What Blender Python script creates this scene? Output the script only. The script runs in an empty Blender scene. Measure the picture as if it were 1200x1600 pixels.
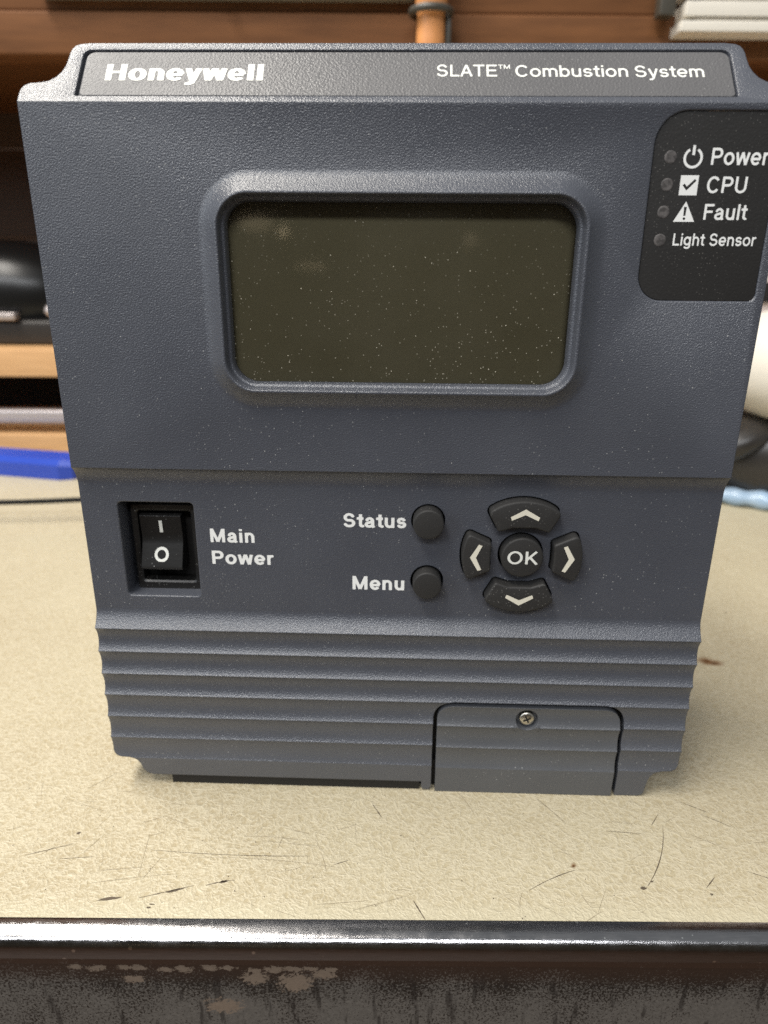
import bpy, bmesh, math, random
import numpy as np
from mathutils import Vector, Matrix
random.seed(7)
S = bpy.context.scene
COL = S.collection
MM = 0.001
PI = math.pi

# ------------------------------------------------------------------ camera
cam_d = bpy.data.cameras.new('camera')
cam = bpy.data.objects.new('camera', cam_d)
COL.objects.link(cam)
S.camera = cam
cam_d.sensor_fit = 'VERTICAL'
cam_d.sensor_height = 36.0
cam_d.lens = 36.0 * 1100 / 1600
cam_d.clip_start = 0.005
cam_d.clip_end = 20
pt, yw, rl = [math.radians(a) for a in (19.68, -1.651, 0.457)]
fwd = Vector((math.sin(yw) * math.cos(pt), math.cos(yw) * math.cos(pt), -math.sin(pt)))
rgt = Vector((math.cos(yw), -math.sin(yw), 0))
upv = rgt.cross(fwd)
R_ = math.cos(rl) * rgt + math.sin(rl) * upv
U_ = -math.sin(rl) * rgt + math.cos(rl) * upv
cm = Matrix((R_, U_, -fwd)).transposed().to_4x4()
cm.translation = Vector((0.00156, -0.15366, 0.13477))
cam.matrix_world = cm
cam_d.dof.use_dof = True
cam_d.dof.focus_distance = 0.158
cam_d.dof.aperture_fstop = 15

# ------------------------------------------------------------------ world and lamps
W = bpy.data.worlds.new('World')
S.world = W
W.use_nodes = True
bg = W.node_tree.nodes['Background']
bg.inputs[0].default_value = (0.90, 0.95, 1.0, 1)
bg.inputs[1].default_value = 0.32

def lamp(name, loc, target, sx, sy, watts, col):
    l = bpy.data.lights.new(name, 'AREA')
    l.shape = 'RECTANGLE'; l.size = sx; l.size_y = sy; l.energy = watts; l.color = col
    o = bpy.data.objects.new(name, l); COL.objects.link(o)
    o.location = loc
    o.rotation_euler = (Vector(target) - Vector(loc)).to_track_quat('-Z', 'Y').to_euler()
    return o
lamp('ceiling_lamp', (-0.50, -0.10, 1.25), (-0.10, 0, 0.05), 1.3, 0.24, 29, (1.0, 0.95, 0.87))
lamp('ceiling_lamp', (-0.30, -2.0, 1.75), (0, 0.0, 0.05), 2.0, 0.28, 38, (0.95, 0.97, 1.0))
lamp('left_soft_lamp', (-1.5, -0.95, 0.75), (0, 0, 0.08), 0.9, 0.8, 9, (0.86, 0.93, 1.0))  # cool soft lamp added at left for sheen on rim and face; no known window

vs = S.view_settings
vs.view_transform = 'Standard'; vs.look = 'None'; vs.exposure = 0.0; vs.gamma = 1.0
S.render.engine = 'CYCLES'
S.cycles.use_denoising = False
S.cycles.max_bounces = 8

# ------------------------------------------------------------------ materials
def mat(name):
    m = bpy.data.materials.new(name); m.use_nodes = True
    return m, m.node_tree.nodes, m.node_tree.links, m.node_tree.nodes['Principled BSDF']

def nd(N, t, **k):
    n = N.new(t)
    for a, b in k.items():
        setattr(n, a, b)
    return n

def coord(N, L, scale=(1, 1, 1), kind='Object'):
    tc = nd(N, 'ShaderNodeTexCoord'); mp = nd(N, 'ShaderNodeMapping')
    mp.inputs['Scale'].default_value = scale
    L.new(tc.outputs[kind], mp.inputs['Vector'])
    return mp.outputs[0]

def noise(N, L, vec, scale, detail=3, rough=.5, dist=0.0):
    n = nd(N, 'ShaderNodeTexNoise')
    n.inputs['Scale'].default_value = scale; n.inputs['Detail'].default_value = detail
    n.inputs['Roughness'].default_value = rough; n.inputs['Distortion'].default_value = dist
    L.new(vec, n.inputs['Vector'])
    return n.outputs['Fac']

def ramp(N, L, src, p0, p1, c0=(0, 0, 0, 1), c1=(1, 1, 1, 1)):
    r = nd(N, 'ShaderNodeValToRGB')
    r.color_ramp.elements[0].position = p0; r.color_ramp.elements[1].position = p1
    r.color_ramp.elements[0].color = c0; r.color_ramp.elements[1].color = c1
    L.new(src, r.inputs[0])
    return r.outputs[0]

def mix(N, L, f, a, b):
    m = nd(N, 'ShaderNodeMix', data_type='RGBA')
    for s, v in ((m.inputs[0], f), (m.inputs[6], a), (m.inputs[7], b)):
        if isinstance(v, (int, float)): s.default_value = v
        elif isinstance(v, tuple): s.default_value = v if len(v) == 4 else v + (1,)
        else: L.new(v, s)
    return m.outputs[2]

def math_(N, L, op, a, b=None):
    m = nd(N, 'ShaderNodeMath', operation=op)
    for s, v in ((m.inputs[0], a), (m.inputs[1], b)):
        if v is None: continue
        if isinstance(v, (int, float)): s.default_value = v
        else: L.new(v, s)
    return m.outputs[0]

def dust(N, L, vec, scale, rad, keep):
    """tiny irregular specks: voronoi cells, a random few of which carry a dot"""
    v = nd(N, 'ShaderNodeTexVoronoi'); v.inputs['Scale'].default_value = scale
    L.new(vec, v.inputs['Vector'])
    sep = nd(N, 'ShaderNodeSeparateColor'); L.new(v.outputs['Color'], sep.inputs[0])
    r = math_(N, L, 'MULTIPLY', sep.outputs[1], rad)
    on = math_(N, L, 'LESS_THAN', v.outputs['Distance'], r)
    k = math_(N, L, 'LESS_THAN', sep.outputs[0], keep)
    return math_(N, L, 'MULTIPLY', on, k)

def plastic(name, col, rough=.42, grain=1500, bump=.5, dist=.00012, bevel=.0003, specks=.10, spec=.5, mottling=.12, speck_col=(.5, .5, .48)):
    m, N, L, P = mat(name)
    v = coord(N, L)
    big = noise(N, L, v, 60, 3)
    c = mix(N, L, big, tuple(x * (1 - mottling) for x in col), tuple(x * (1 + mottling) for x in col))
    if specks:
        patch = ramp(N, L, noise(N, L, v, 45, 2), .40, .62)
        d = dust(N, L, v, 900, .10, specks)
        c = mix(N, L, math_(N, L, 'MULTIPLY', d, .8), c, speck_col)
        d2 = math_(N, L, 'MULTIPLY', dust(N, L, v, 1700, .26, specks * 1.6), patch)
        c = mix(N, L, math_(N, L, 'MULTIPLY', d2, .5), c, speck_col)
    L.new(c, P.inputs['Base Color'])
    rr = ramp(N, L, noise(N, L, v, 25, 2), .3, .7, (rough - .05,) * 3 + (1,), (rough + .10,) * 3 + (1,))
    L.new(rr, P.inputs['Roughness'])
    P.inputs['Specular IOR Level'].default_value = spec
    bm_ = nd(N, 'ShaderNodeBump'); bm_.inputs['Strength'].default_value = bump; bm_.inputs['Distance'].default_value = dist
    L.new(noise(N, L, v, grain, 2, .55), bm_.inputs['Height'])
    if bevel:
        bv = nd(N, 'ShaderNodeBevel'); bv.samples = 4; bv.inputs['Radius'].default_value = bevel
        L.new(bv.outputs[0], bm_.inputs['Normal'])
    L.new(bm_.outputs[0], P.inputs['Normal'])
    return m

M = {}
M['cover'] = plastic('slate_grey_plastic', (.067, .072, .087), rough=.31, grain=3000, bump=.95, dist=.00015, spec=.85)
M['door'] = plastic('door_plastic', (.078, .082, .091), rough=.35, grain=2600, bump=.7, dist=.00012, spec=.7)
M['black'] = plastic('black_plastic', (.011, .0105, .010), rough=.36, grain=1200, bump=.2, dist=.0001, bevel=.00025, specks=.25)
M['rubber'] = plastic('black_rubber', (.022, .021, .020), rough=.60, grain=2200, bump=.35, dist=.00012, bevel=.00035, specks=.30, speck_col=(.25, .24, .22))
M['nameplate'] = plastic('nameplate_foil', (.100, .098, .100), rough=.42, grain=2300, bump=.9, dist=.00016, bevel=.0001, specks=.15)
M['label'] = plastic('black_label_foil', (.020, .019, .018), rough=.45, grain=2000, bump=.4, dist=.0001, bevel=0, specks=.35, speck_col=(.22, .21, .19))
M['white'] = plastic('white_print', (.84, .84, .81), rough=.5, grain=2500, bump=.2, dist=.00005, bevel=0, specks=0)
M['white_bright'] = plastic('white_print_bright', (.76, .76, .70), rough=.4, grain=2500, bump=.2, dist=.00005, bevel=0, specks=0)
M['cream_print'] = plastic('cream_print', (.72, .68, .56), rough=.5, grain=2500, bump=.2, dist=.00005, bevel=0, specks=0)
M['housing'] = plastic('dark_housing', (.008, .007, .006), rough=.7, specks=0, bevel=0)

def mat_led():
    m, N, L, P = mat('smoked_lens')
    v = coord(N, L)
    c = ramp(N, L, noise(N, L, v, 1500, 3), .35, .65, (.050, .046, .044, 1), (.12, .11, .105, 1))
    L.new(c, P.inputs['Base Color']); P.inputs['Roughness'].default_value = .5
    return m
M['led'] = mat_led()

def mat_glass():
    m, N, L, P = mat('dusty_window')
    v = coord(N, L)
    cl = ramp(N, L, noise(N, L, v, 40, 2), .36, .60)
    sp = nd(N, 'ShaderNodeSeparateXYZ'); L.new(v, sp.inputs[0])
    lowr = nd(N, 'ShaderNodeMapRange'); L.new(sp.outputs[2], lowr.inputs['Value'])
    lowr.inputs['From Min'].default_value = .146; lowr.inputs['From Max'].default_value = .116
    lowr.inputs['To Min'].default_value = .12
    settle = lowr.outputs[0]                                  # dust has settled thicker on the lower half
    d = math_(N, L, 'MULTIPLY', dust(N, L, v, 620, .10, .30), ramp(N, L, settle, .1, .5, (.45, .45, .45, 1), (1, 1, 1, 1)))
    d2 = math_(N, L, 'MULTIPLY', math_(N, L, 'MULTIPLY', dust(N, L, v, 1000, .15, .75), cl), settle)
    d3 = math_(N, L, 'MULTIPLY', math_(N, L, 'MULTIPLY', dust(N, L, v, 1800, .24, .45), settle), .45)
    film = math_(N, L, 'MULTIPLY', ramp(N, L, noise(N, L, v, 30, 4, .6), .35, .75), .022)
    tot = math_(N, L, 'MAXIMUM', math_(N, L, 'MAXIMUM', math_(N, L, 'MULTIPLY', d, .85), math_(N, L, 'MULTIPLY', d2, .6)), math_(N, L, 'MAXIMUM', d3, film))
    tr = nd(N, 'ShaderNodeBsdfTransparent'); tr.inputs[0].default_value = (.93, .93, .90, 1)
    gl = nd(N, 'ShaderNodeBsdfGlossy'); gl.inputs['Roughness'].default_value = .05
    fr = nd(N, 'ShaderNodeFresnel'); fr.inputs['IOR'].default_value = 1.49
    m1 = nd(N, 'ShaderNodeMixShader'); L.new(fr.outputs[0], m1.inputs[0]); L.new(tr.outputs[0], m1.inputs[1]); L.new(gl.outputs[0], m1.inputs[2])
    df = nd(N, 'ShaderNodeBsdfDiffuse'); df.inputs[0].default_value = (.62, .57, .45, 1)
    m2 = nd(N, 'ShaderNodeMixShader'); L.new(tot, m2.inputs[0]); L.new(m1.outputs[0], m2.inputs[1]); L.new(df.outputs[0], m2.inputs[2])
    N.remove(P)
    L.new(m2.outputs[0], N['Material Output'].inputs['Surface'])
    return m
M['glass'] = mat_glass()

def mat_table():
    m, N, L, P = mat('worn_cream_laminate')
    v = coord(N, L)
    # wrinkled film: thin meandering ridges
    n0 = nd(N, 'ShaderNodeTexNoise'); n0.inputs['Scale'].default_value = 160; n0.inputs['Detail'].default_value = 2
    L.new(v, n0.inputs['Vector'])
    ad = nd(N, 'ShaderNodeVectorMath', operation='SCALE'); ad.inputs['Scale'].default_value = .0040
    L.new(n0.outputs['Color'], ad.inputs[0])
    va = nd(N, 'ShaderNodeVectorMath', operation='ADD'); L.new(v, va.inputs[0]); L.new(ad.outputs[0], va.inputs[1])
    def ridges(scale, det):
        f = noise(N, L, va.outputs[0], scale, det, .55)
        a = math_(N, L, 'ABSOLUTE', math_(N, L, 'SUBTRACT', f, .5))
        return ramp(N, L, a, 0.0, .085, (1, 1, 1, 1), (0, 0, 0, 1))
    r1 = ridges(430, 2); r2 = ridges(800, 2)
    vo = nd(N, 'ShaderNodeTexVoronoi', feature='DISTANCE_TO_EDGE'); vo.inputs['Scale'].default_value = 480
    L.new(va.outputs[0], vo.inputs['Vector'])
    r1 = math_(N, L, 'MULTIPLY', math_(N, L, 'ADD', r1, ramp(N, L, vo.outputs['Distance'], 0.0, .16, (1, 1, 1, 1), (0, 0, 0, 1))), .6)
    h = math_(N, L, 'ADD', r1, math_(N, L, 'MULTIPLY', r2, .6))
    big = ramp(N, L, noise(N, L, v, 14, 3), .35, .65)
    fine = noise(N, L, v, 320, 4)
    base = mix(N, L, fine, (.408, .350, .226), (.458, .398, .266))
    worn = mix(N, L, fine, (.350, .288, .178), (.400, .334, .214))
    base = mix(N, L, big, base, worn)
    net = math_(N, L, 'MULTIPLY', math_(N, L, 'MINIMUM', h, 1.0), .62)
    c = mix(N, L, net, base, (.56, .505, .375))
    spx = nd(N, 'ShaderNodeSeparateXYZ'); L.new(v, spx.inputs[0])
    rim = nd(N, 'ShaderNodeMapRange'); L.new(math_(N, L, 'ADD', spx.outputs[1], math_(N, L, 'MULTIPLY', fine, .004)), rim.inputs['Value'])
    rim.inputs['From Min'].default_value = .0075; rim.inputs['From Max'].default_value = .0035
    c = mix(N, L, math_(N, L, 'MULTIPLY', rim.outputs[0], .8), c, (.50, .45, .32))
    # brown water marks and pin specks
    sp = dust(N, L, v, 130, .10, .10)
    c = mix(N, L, math_(N, L, 'MULTIPLY', sp, .8), c, (.10, .07, .045))
    for cx, cy, rx, ry, k in ((.1150, .1062, .0046, .0036, 1.0), (.1170, .1050, .0040, .0026, .8), (.0445, .0152, .0011, .0009, .9)):
        mp = nd(N, 'ShaderNodeMapping'); L.new(va.outputs[0], mp.inputs[0])
        mp.inputs['Location'].default_value = (-(cx + .002) / rx, -(cy + .002) / ry, 0); mp.inputs['Scale'].default_value = (1 / rx, 1 / ry, 0)
        ln = nd(N, 'ShaderNodeVectorMath', operation='LENGTH'); L.new(mp.outputs[0], ln.inputs[0])
        q = ramp(N, L, ln.outputs['Value'], .25, 1.0, (1, 1, 1, 1), (0, 0, 0, 1))
        c = mix(N, L, math_(N, L, 'MULTIPLY', q, k), c, (.17, .075, .022))
        q = ramp(N, L, ln.outputs['Value'], .05, .45, (1, 1, 1, 1), (0, 0, 0, 1))
        c = mix(N, L, math_(N, L, 'MULTIPLY', q, k * .8), c, (.035, .014, .006))
    st = ramp(N, L, noise(N, L, v, 34, 4, .6), .66, .80)
    c = mix(N, L, math_(N, L, 'MULTIPLY', st, .35), c, (.42, .31, .19))
    L.new(c, P.inputs['Base Color'])
    P.inputs['Roughness'].default_value = .42
    P.inputs['Specular IOR Level'].default_value = .4
    b = nd(N, 'ShaderNodeBump'); b.inputs['Strength'].default_value = .48; b.inputs['Distance'].default_value = .00025
    L.new(math_(N, L, 'ADD', h, math_(N, L, 'MULTIPLY', fine, .8)), b.inputs['Height'])
    L.new(b.outputs[0], P.inputs['Normal'])
    return m
M['table'] = mat_table()

def mat_metal():
    m, N, L, P = mat('scuffed_metal_edging')
    v = coord(N, L, (1, 14, 14))
    s = noise(N, L, v, 260, 5, .7)
    v2 = coord(N, L)
    g = noise(N, L, v2, 180, 4, .65)
    c = mix(N, L, s, (.24, .235, .24), (.50, .49, .49))
    pits = dust(N, L, v2, 420, .22, .22)
    c = mix(N, L, pits, c, (.85, .84, .80))
    L.new(c, P.inputs['Base Color'])
    P.inputs['Metallic'].default_value = 1
    L.new(ramp(N, L, g, .3, .7, (.10,) * 3 + (1,), (.24,) * 3 + (1,)), P.inputs['Roughness'])
    b = nd(N, 'ShaderNodeBump'); b.inputs['Strength'].default_value = .18; b.inputs['Distance'].default_value = .00018
    L.new(math_(N, L, 'ADD', s, g), b.inputs['Height']); L.new(b.outputs[0], P.inputs['Normal'])
    return m
M['metal'] = mat_metal()

def mat_apron():
    m, N, L, P = mat('scuffed_brown_front')
    v = coord(N, L)
    n1 = noise(N, L, v, 900, 5, .75, .4)
    n2 = noise(N, L, v, 55, 4, .6)
    dark = mix(N, L, n1, (.007, .006, .005), (.028, .019, .013))
    grey = mix(N, L, n1, (.045, .040, .034), (.18, .160, .138))
    sep = nd(N, 'ShaderNodeSeparateXYZ'); L.new(v, sep.inputs[0])
    low = nd(N, 'ShaderNodeMapRange'); L.new(sep.outputs[2], low.inputs['Value'])
    low.inputs['From Min'].default_value = -.009; low.inputs['From Max'].default_value = -.022
    f = math_(N, L, 'ADD', math_(N, L, 'MULTIPLY', n2, .75), math_(N, L, 'MULTIPLY', low.outputs[0], .42))
    f = math_(N, L, 'ADD', f, math_(N, L, 'MULTIPLY', math_(N, L, 'SUBTRACT', noise(N, L, v, 1700, 4, .8), .5), 2.0))
    c = mix(N, L, ramp(N, L, f, .60, .70), dark, grey)
    # diagonal dark scores
    vr = nd(N, 'ShaderNodeMapping'); vr.inputs['Rotation'].default_value = (0, .8, 0); vr.inputs['Scale'].default_value = (6, 1, 1)
    L.new(v, vr.inputs[0])
    sc = ramp(N, L, noise(N, L, vr.outputs[0], 55, 3, .6), .36, .42, (1, 1, 1, 1), (0, 0, 0, 1))
    c = mix(N, L, math_(N, L, 'MULTIPLY', sc, .65), c, (.014, .011, .009))
    # rust-brown band just under the edging
    band = nd(N, 'ShaderNodeMapRange'); L.new(sep.outputs[2], band.inputs['Value'])
    band.inputs['From Min'].default_value = -.0165; band.inputs['From Max'].default_value = -.0085
    c = mix(N, L, math_(N, L, 'MULTIPLY', band.outputs[0], .6), c, (.070, .034, .019))
    # bare tan spots where the brown coat has rubbed off, ragged by noise
    random.seed(4)
    spots = [(-.068 + k * .0047 + random.uniform(-.001, .001), -.0112 - random.uniform(0, .0010), random.uniform(.0018, .0034), random.uniform(.0010, .0016)) for k in range(13)]
    spots += [(-.0205, -.0155, .0055, .0042), (-.0290, -.0142, .0045, .0030), (-.0140, -.0130, .0040, .0024), (-.0370, -.0232, .0060, .0034), (-.0560, -.0150, .0040, .0016)]
    tot = None
    for cx, cz, rx, rz in spots:
        mp = nd(N, 'ShaderNodeMapping'); L.new(v, mp.inputs[0])
        mp.inputs['Location'].default_value = (-cx / rx, 0, -cz / rz); mp.inputs['Scale'].default_value = (1 / rx, 0, 1 / rz)
        ln = nd(N, 'ShaderNodeVectorMath', operation='LENGTH'); L.new(mp.outputs[0], ln.inputs[0])
        q = math_(N, L, 'MAXIMUM', math_(N, L, 'SUBTRACT', 1.0, ln.outputs['Value']), 0.0)
        tot = q if tot is None else math_(N, L, 'MAXIMUM', tot, q)
    rag = noise(N, L, v, 480, 5, .8)
    rag2 = noise(N, L, v, 1900, 4, .8)
    rr_ = math_(N, L, 'ADD', math_(N, L, 'MULTIPLY', math_(N, L, 'SUBTRACT', rag, .5), 1.5), math_(N, L, 'MULTIPLY', math_(N, L, 'SUBTRACT', rag2, .5), 1.8))
    on = ramp(N, L, math_(N, L, 'ADD', tot, rr_), .34, .42)
    on = math_(N, L, 'MULTIPLY', on, math_(N, L, 'GREATER_THAN', tot, .01))
    c = mix(N, L, on, c, mix(N, L, n1, (.13, .095, .068), (.23, .175, .13)))
    L.new(c, P.inputs['Base Color'])
    P.inputs['Roughness'].default_value = .5
    b = nd(N, 'ShaderNodeBump'); b.inputs['Strength'].default_value = .4; b.inputs['Distance'].default_value = .0002
    L.new(n1, b.inputs['Height']); L.new(b.outputs[0], P.inputs['Normal'])
    return m
M['apron'] = mat_apron()

def simple(name, c0, c1=None, rough=.5, scale=40, stretch=(1, 1, 1), metallic=0, bump=.1, spec=.5):
    m, N, L, P = mat(name)
    v = coord(N, L, stretch)
    n = noise(N, L, v, scale, 4, .6)
    L.new(mix(N, L, n, c0, c1 or tuple(x * 1.3 for x in c0)), P.inputs['Base Color'])
    P.inputs['Roughness'].default_value = rough; P.inputs['Metallic'].default_value = metallic
    P.inputs['Specular IOR Level'].default_value = spec
    b = nd(N, 'ShaderNodeBump'); b.inputs['Strength'].default_value = bump; b.inputs['Distance'].default_value = .0005
    L.new(n, b.inputs['Height']); L.new(b.outputs[0], P.inputs['Normal'])
    return m
M['ply'] = simple('plywood_edge', (.42, .22, .085), (.72, .44, .21), .6, 30, (1, 10, 14))
M['wood'] = simple('brown_stained_wood', (.072, .029, .011), (.215, .090, .033), .7, 22, (1, 6, 9), spec=.2)
M['darkwood'] = simple('dark_stained_wood', (.050, .026, .014), (.085, .042, .020), .55, 18, (1, 4, 8))
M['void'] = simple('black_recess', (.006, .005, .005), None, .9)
M['strip'] = simple('grey_metal_rail', (.42, .38, .37), (.60, .54, .53), .35, 40, (1, 20, 20), metallic=.6)
M['blue'] = simple('blue_plastic', (.014, .045, .34), (.020, .062, .42), .3, 60)
M['cable'] = simple('black_cable', (.006, .006, .006), None, .6, spec=.15)
M['orange'] = simple('orange_wood', (.55, .22, .07), (.72, .33, .12), .45, 40, (6, 6, 1))
M['clip'] = simple('dark_clip', (.05, .045, .035), None, .4)
M['paper'] = simple('paper_stack', (.62, .58, .50), (.74, .70, .62), .7, 30, (1, 1, 30))
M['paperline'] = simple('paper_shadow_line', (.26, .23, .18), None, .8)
M['grey'] = simple('grey_bar', (.22, .21, .17), (.30, .28, .24), .5, 40)
M['cream'] = simple('cream_fabric', (.62, .59, .52), (.74, .70, .62), .6, 30, (1, 1, 1), bump=.6)
M['gloss'] = simple('glossy_black', (.006, .006, .006), (.009, .009, .009), .28, 30, spec=.3)
M['gloss2'] = simple('satin_black', (.018, .016, .015), (.035, .031, .028), .34, 30)
M['film'] = simple('pale_blue_film', (.16, .30, .50), (.52, .62, .70), .25, 55, (1, 1, 1), bump=.8)
M['lcd'] = simple('olive_display', (.165, .146, .088), (.245, .218, .135), .35, 26, spec=.4)
M['screw'] = simple('nickel_screw', (.42, .39, .34), (.62, .59, .52), .32, 900, metallic=1)
M['scratch'] = simple('scratch', (.06, .045, .03), (.12, .09, .06), .8)
M['faint'] = simple('faint_scratch', (.16, .125, .08), (.30, .25, .17), .8, 400)
M['stain'] = simple('rust_stain', (.14, .055, .016), (.26, .12, .04), .6, 600)

# ------------------------------------------------------------------ object helpers
def link(o, parent=None):
    COL.objects.link(o)
    if parent: o.parent = parent
    return o

def thing(name, label, cat, loc=(0, 0, 0), rotz=0, group=None):
    o = bpy.data.objects.new(name, None); o.empty_display_size = .01
    link(o); o.location = loc; o.rotation_euler = (0, 0, rotz)
    o['label'] = label; o['category'] = cat
    if group: o['group'] = group
    return o

def finish(name, bm, material, parent=None, angle=30, smooth=True, front=None, label=None):
    bmesh.ops.recalc_face_normals(bm, faces=bm.faces)
    if front is not None:
        tot = sum((f.normal * f.calc_area() for f in bm.faces), Vector())
        if tot.dot(Vector(front)) < 0:
            bmesh.ops.reverse_faces(bm, faces=bm.faces)
    for f in bm.faces: f.smooth = smooth
    if smooth:
        a = math.radians(angle)
        for e in bm.edges:
            if len(e.link_faces) != 2 or e.calc_face_angle(0) > a: e.smooth = False
    me = bpy.data.meshes.new(name); bm.to_mesh(me); bm.free()
    me.materials.append(material)
    o = bpy.data.objects.new(name, me); link(o, parent)
    if label: o['label'] = label
    return o

def box(bm, x0, x1, y0, y1, z0, z1, bev=0):
    vs_ = [bm.verts.new((x, y, z)) for x in (x0, x1) for y in (y0, y1) for z in (z0, z1)]
    fs = [bm.faces.new([vs_[i] for i in q]) for q in ((0, 1, 3, 2), (4, 6, 7, 5), (0, 4, 5, 1), (2, 3, 7, 6), (0, 2, 6, 4), (1, 5, 7, 3))]
    if bev:
        es = list({e for f in fs for e in f.edges})
        bmesh.ops.bevel(bm, geom=es, offset=bev, segments=3, affect='EDGES', profile=.6)

def rrect(cx, cz, hw, hh, r, n=10):
    """closed counter-clockwise loop; r a number or four radii (lower left, lower right, upper right, upper left)"""
    rs = r if isinstance(r, (tuple, list)) else (r,) * 4
    pts = []
    for (sx, sz, a0), q in zip(((-1, -1, PI), (1, -1, 1.5 * PI), (1, 1, 0), (-1, 1, .5 * PI)), rs):
        ox, oz = cx + sx * (hw - q), cz + sz * (hh - q)
        for i in range(n + 1):
            a = a0 + i / n * PI / 2
            pts.append((ox + q * math.cos(a), oz + q * math.sin(a)))
    return pts

def circle(cx, cz, r, n=48):
    return [(cx + r * math.cos(2 * PI * i / n), cz + r * math.sin(2 * PI * i / n)) for i in range(n)]

def fillet(pts, rad, n=6):
    out = []
    m = len(pts)
    for i in range(m):
        p, a, b = Vector(pts[i][:2]), Vector(pts[i - 1][:2]), Vector(pts[(i + 1) % m][:2])
        r = rad[i] if isinstance(rad, (list, tuple)) else rad
        if r <= 0:
            out.append(tuple(p)); continue
        u, v = (a - p).normalized(), (b - p).normalized()
        ang = u.angle(v)
        d = min(r / math.tan(ang / 2), (a - p).length * .49, (b - p).length * .49)
        for k in range(n + 1):
            t = k / n
            out.append(tuple((1 - t) ** 2 * (p + u * d) + 2 * t * (1 - t) * p + t * t * (p + v * d)))
    return out

def inset(pts, d):
    """move a dense counter-clockwise loop inwards by d"""
    m = len(pts); out = []
    for i in range(m):
        a, b = Vector(pts[i - 1]), Vector(pts[(i + 1) % m])
        t = (b - a)
        if t.length < 1e-9: out.append(pts[i]); continue
        t.normalize()
        out.append((pts[i][0] - t.y * d, pts[i][1] + t.x * d))
    return out

def loops_mesh(bm, loops, closed=True, cap=None):
    """bridge equal-length loops of 3D points; cap the last one if asked"""
    rows = [[bm.verts.new(p) for p in lp] for lp in loops]
    n = len(rows[0])
    for a, b in zip(rows, rows[1:]):
        for i in range(n if closed else n - 1):
            j = (i + 1) % n
            try: bm.faces.new((a[i], a[j], b[j], b[i]))
            except ValueError: pass
    if cap:
        bm.faces.new(rows[-1])
    return rows

def fill(bm, outer, holes, f):
    es = []
    lv = []
    for lp in [outer] + holes:
        vv = [bm.verts.new(f(*p)) for p in lp]
        lv.append(vv)
        for i in range(len(vv)):
            es.append(bm.edges.new((vv[i], vv[(i + 1) % len(vv)])))
    bmesh.ops.triangle_fill(bm, use_beauty=True, use_dissolve=False, edges=es)
    return lv

def flat(u, y):                       # u in mm -> metres on the plane y
    return [(x * MM, y * MM, z * MM) for x, z in u]

# ------------------------------------------------------------------ lettering drawn as strokes
def arc(cx, cy, rx, ry, a0, a1, n=18):
    return [(cx + rx * math.cos(math.radians(a0 + (a1 - a0) * i / n)), cy + ry * math.sin(math.radians(a0 + (a1 - a0) * i / n))) for i in range(n + 1)]

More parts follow.
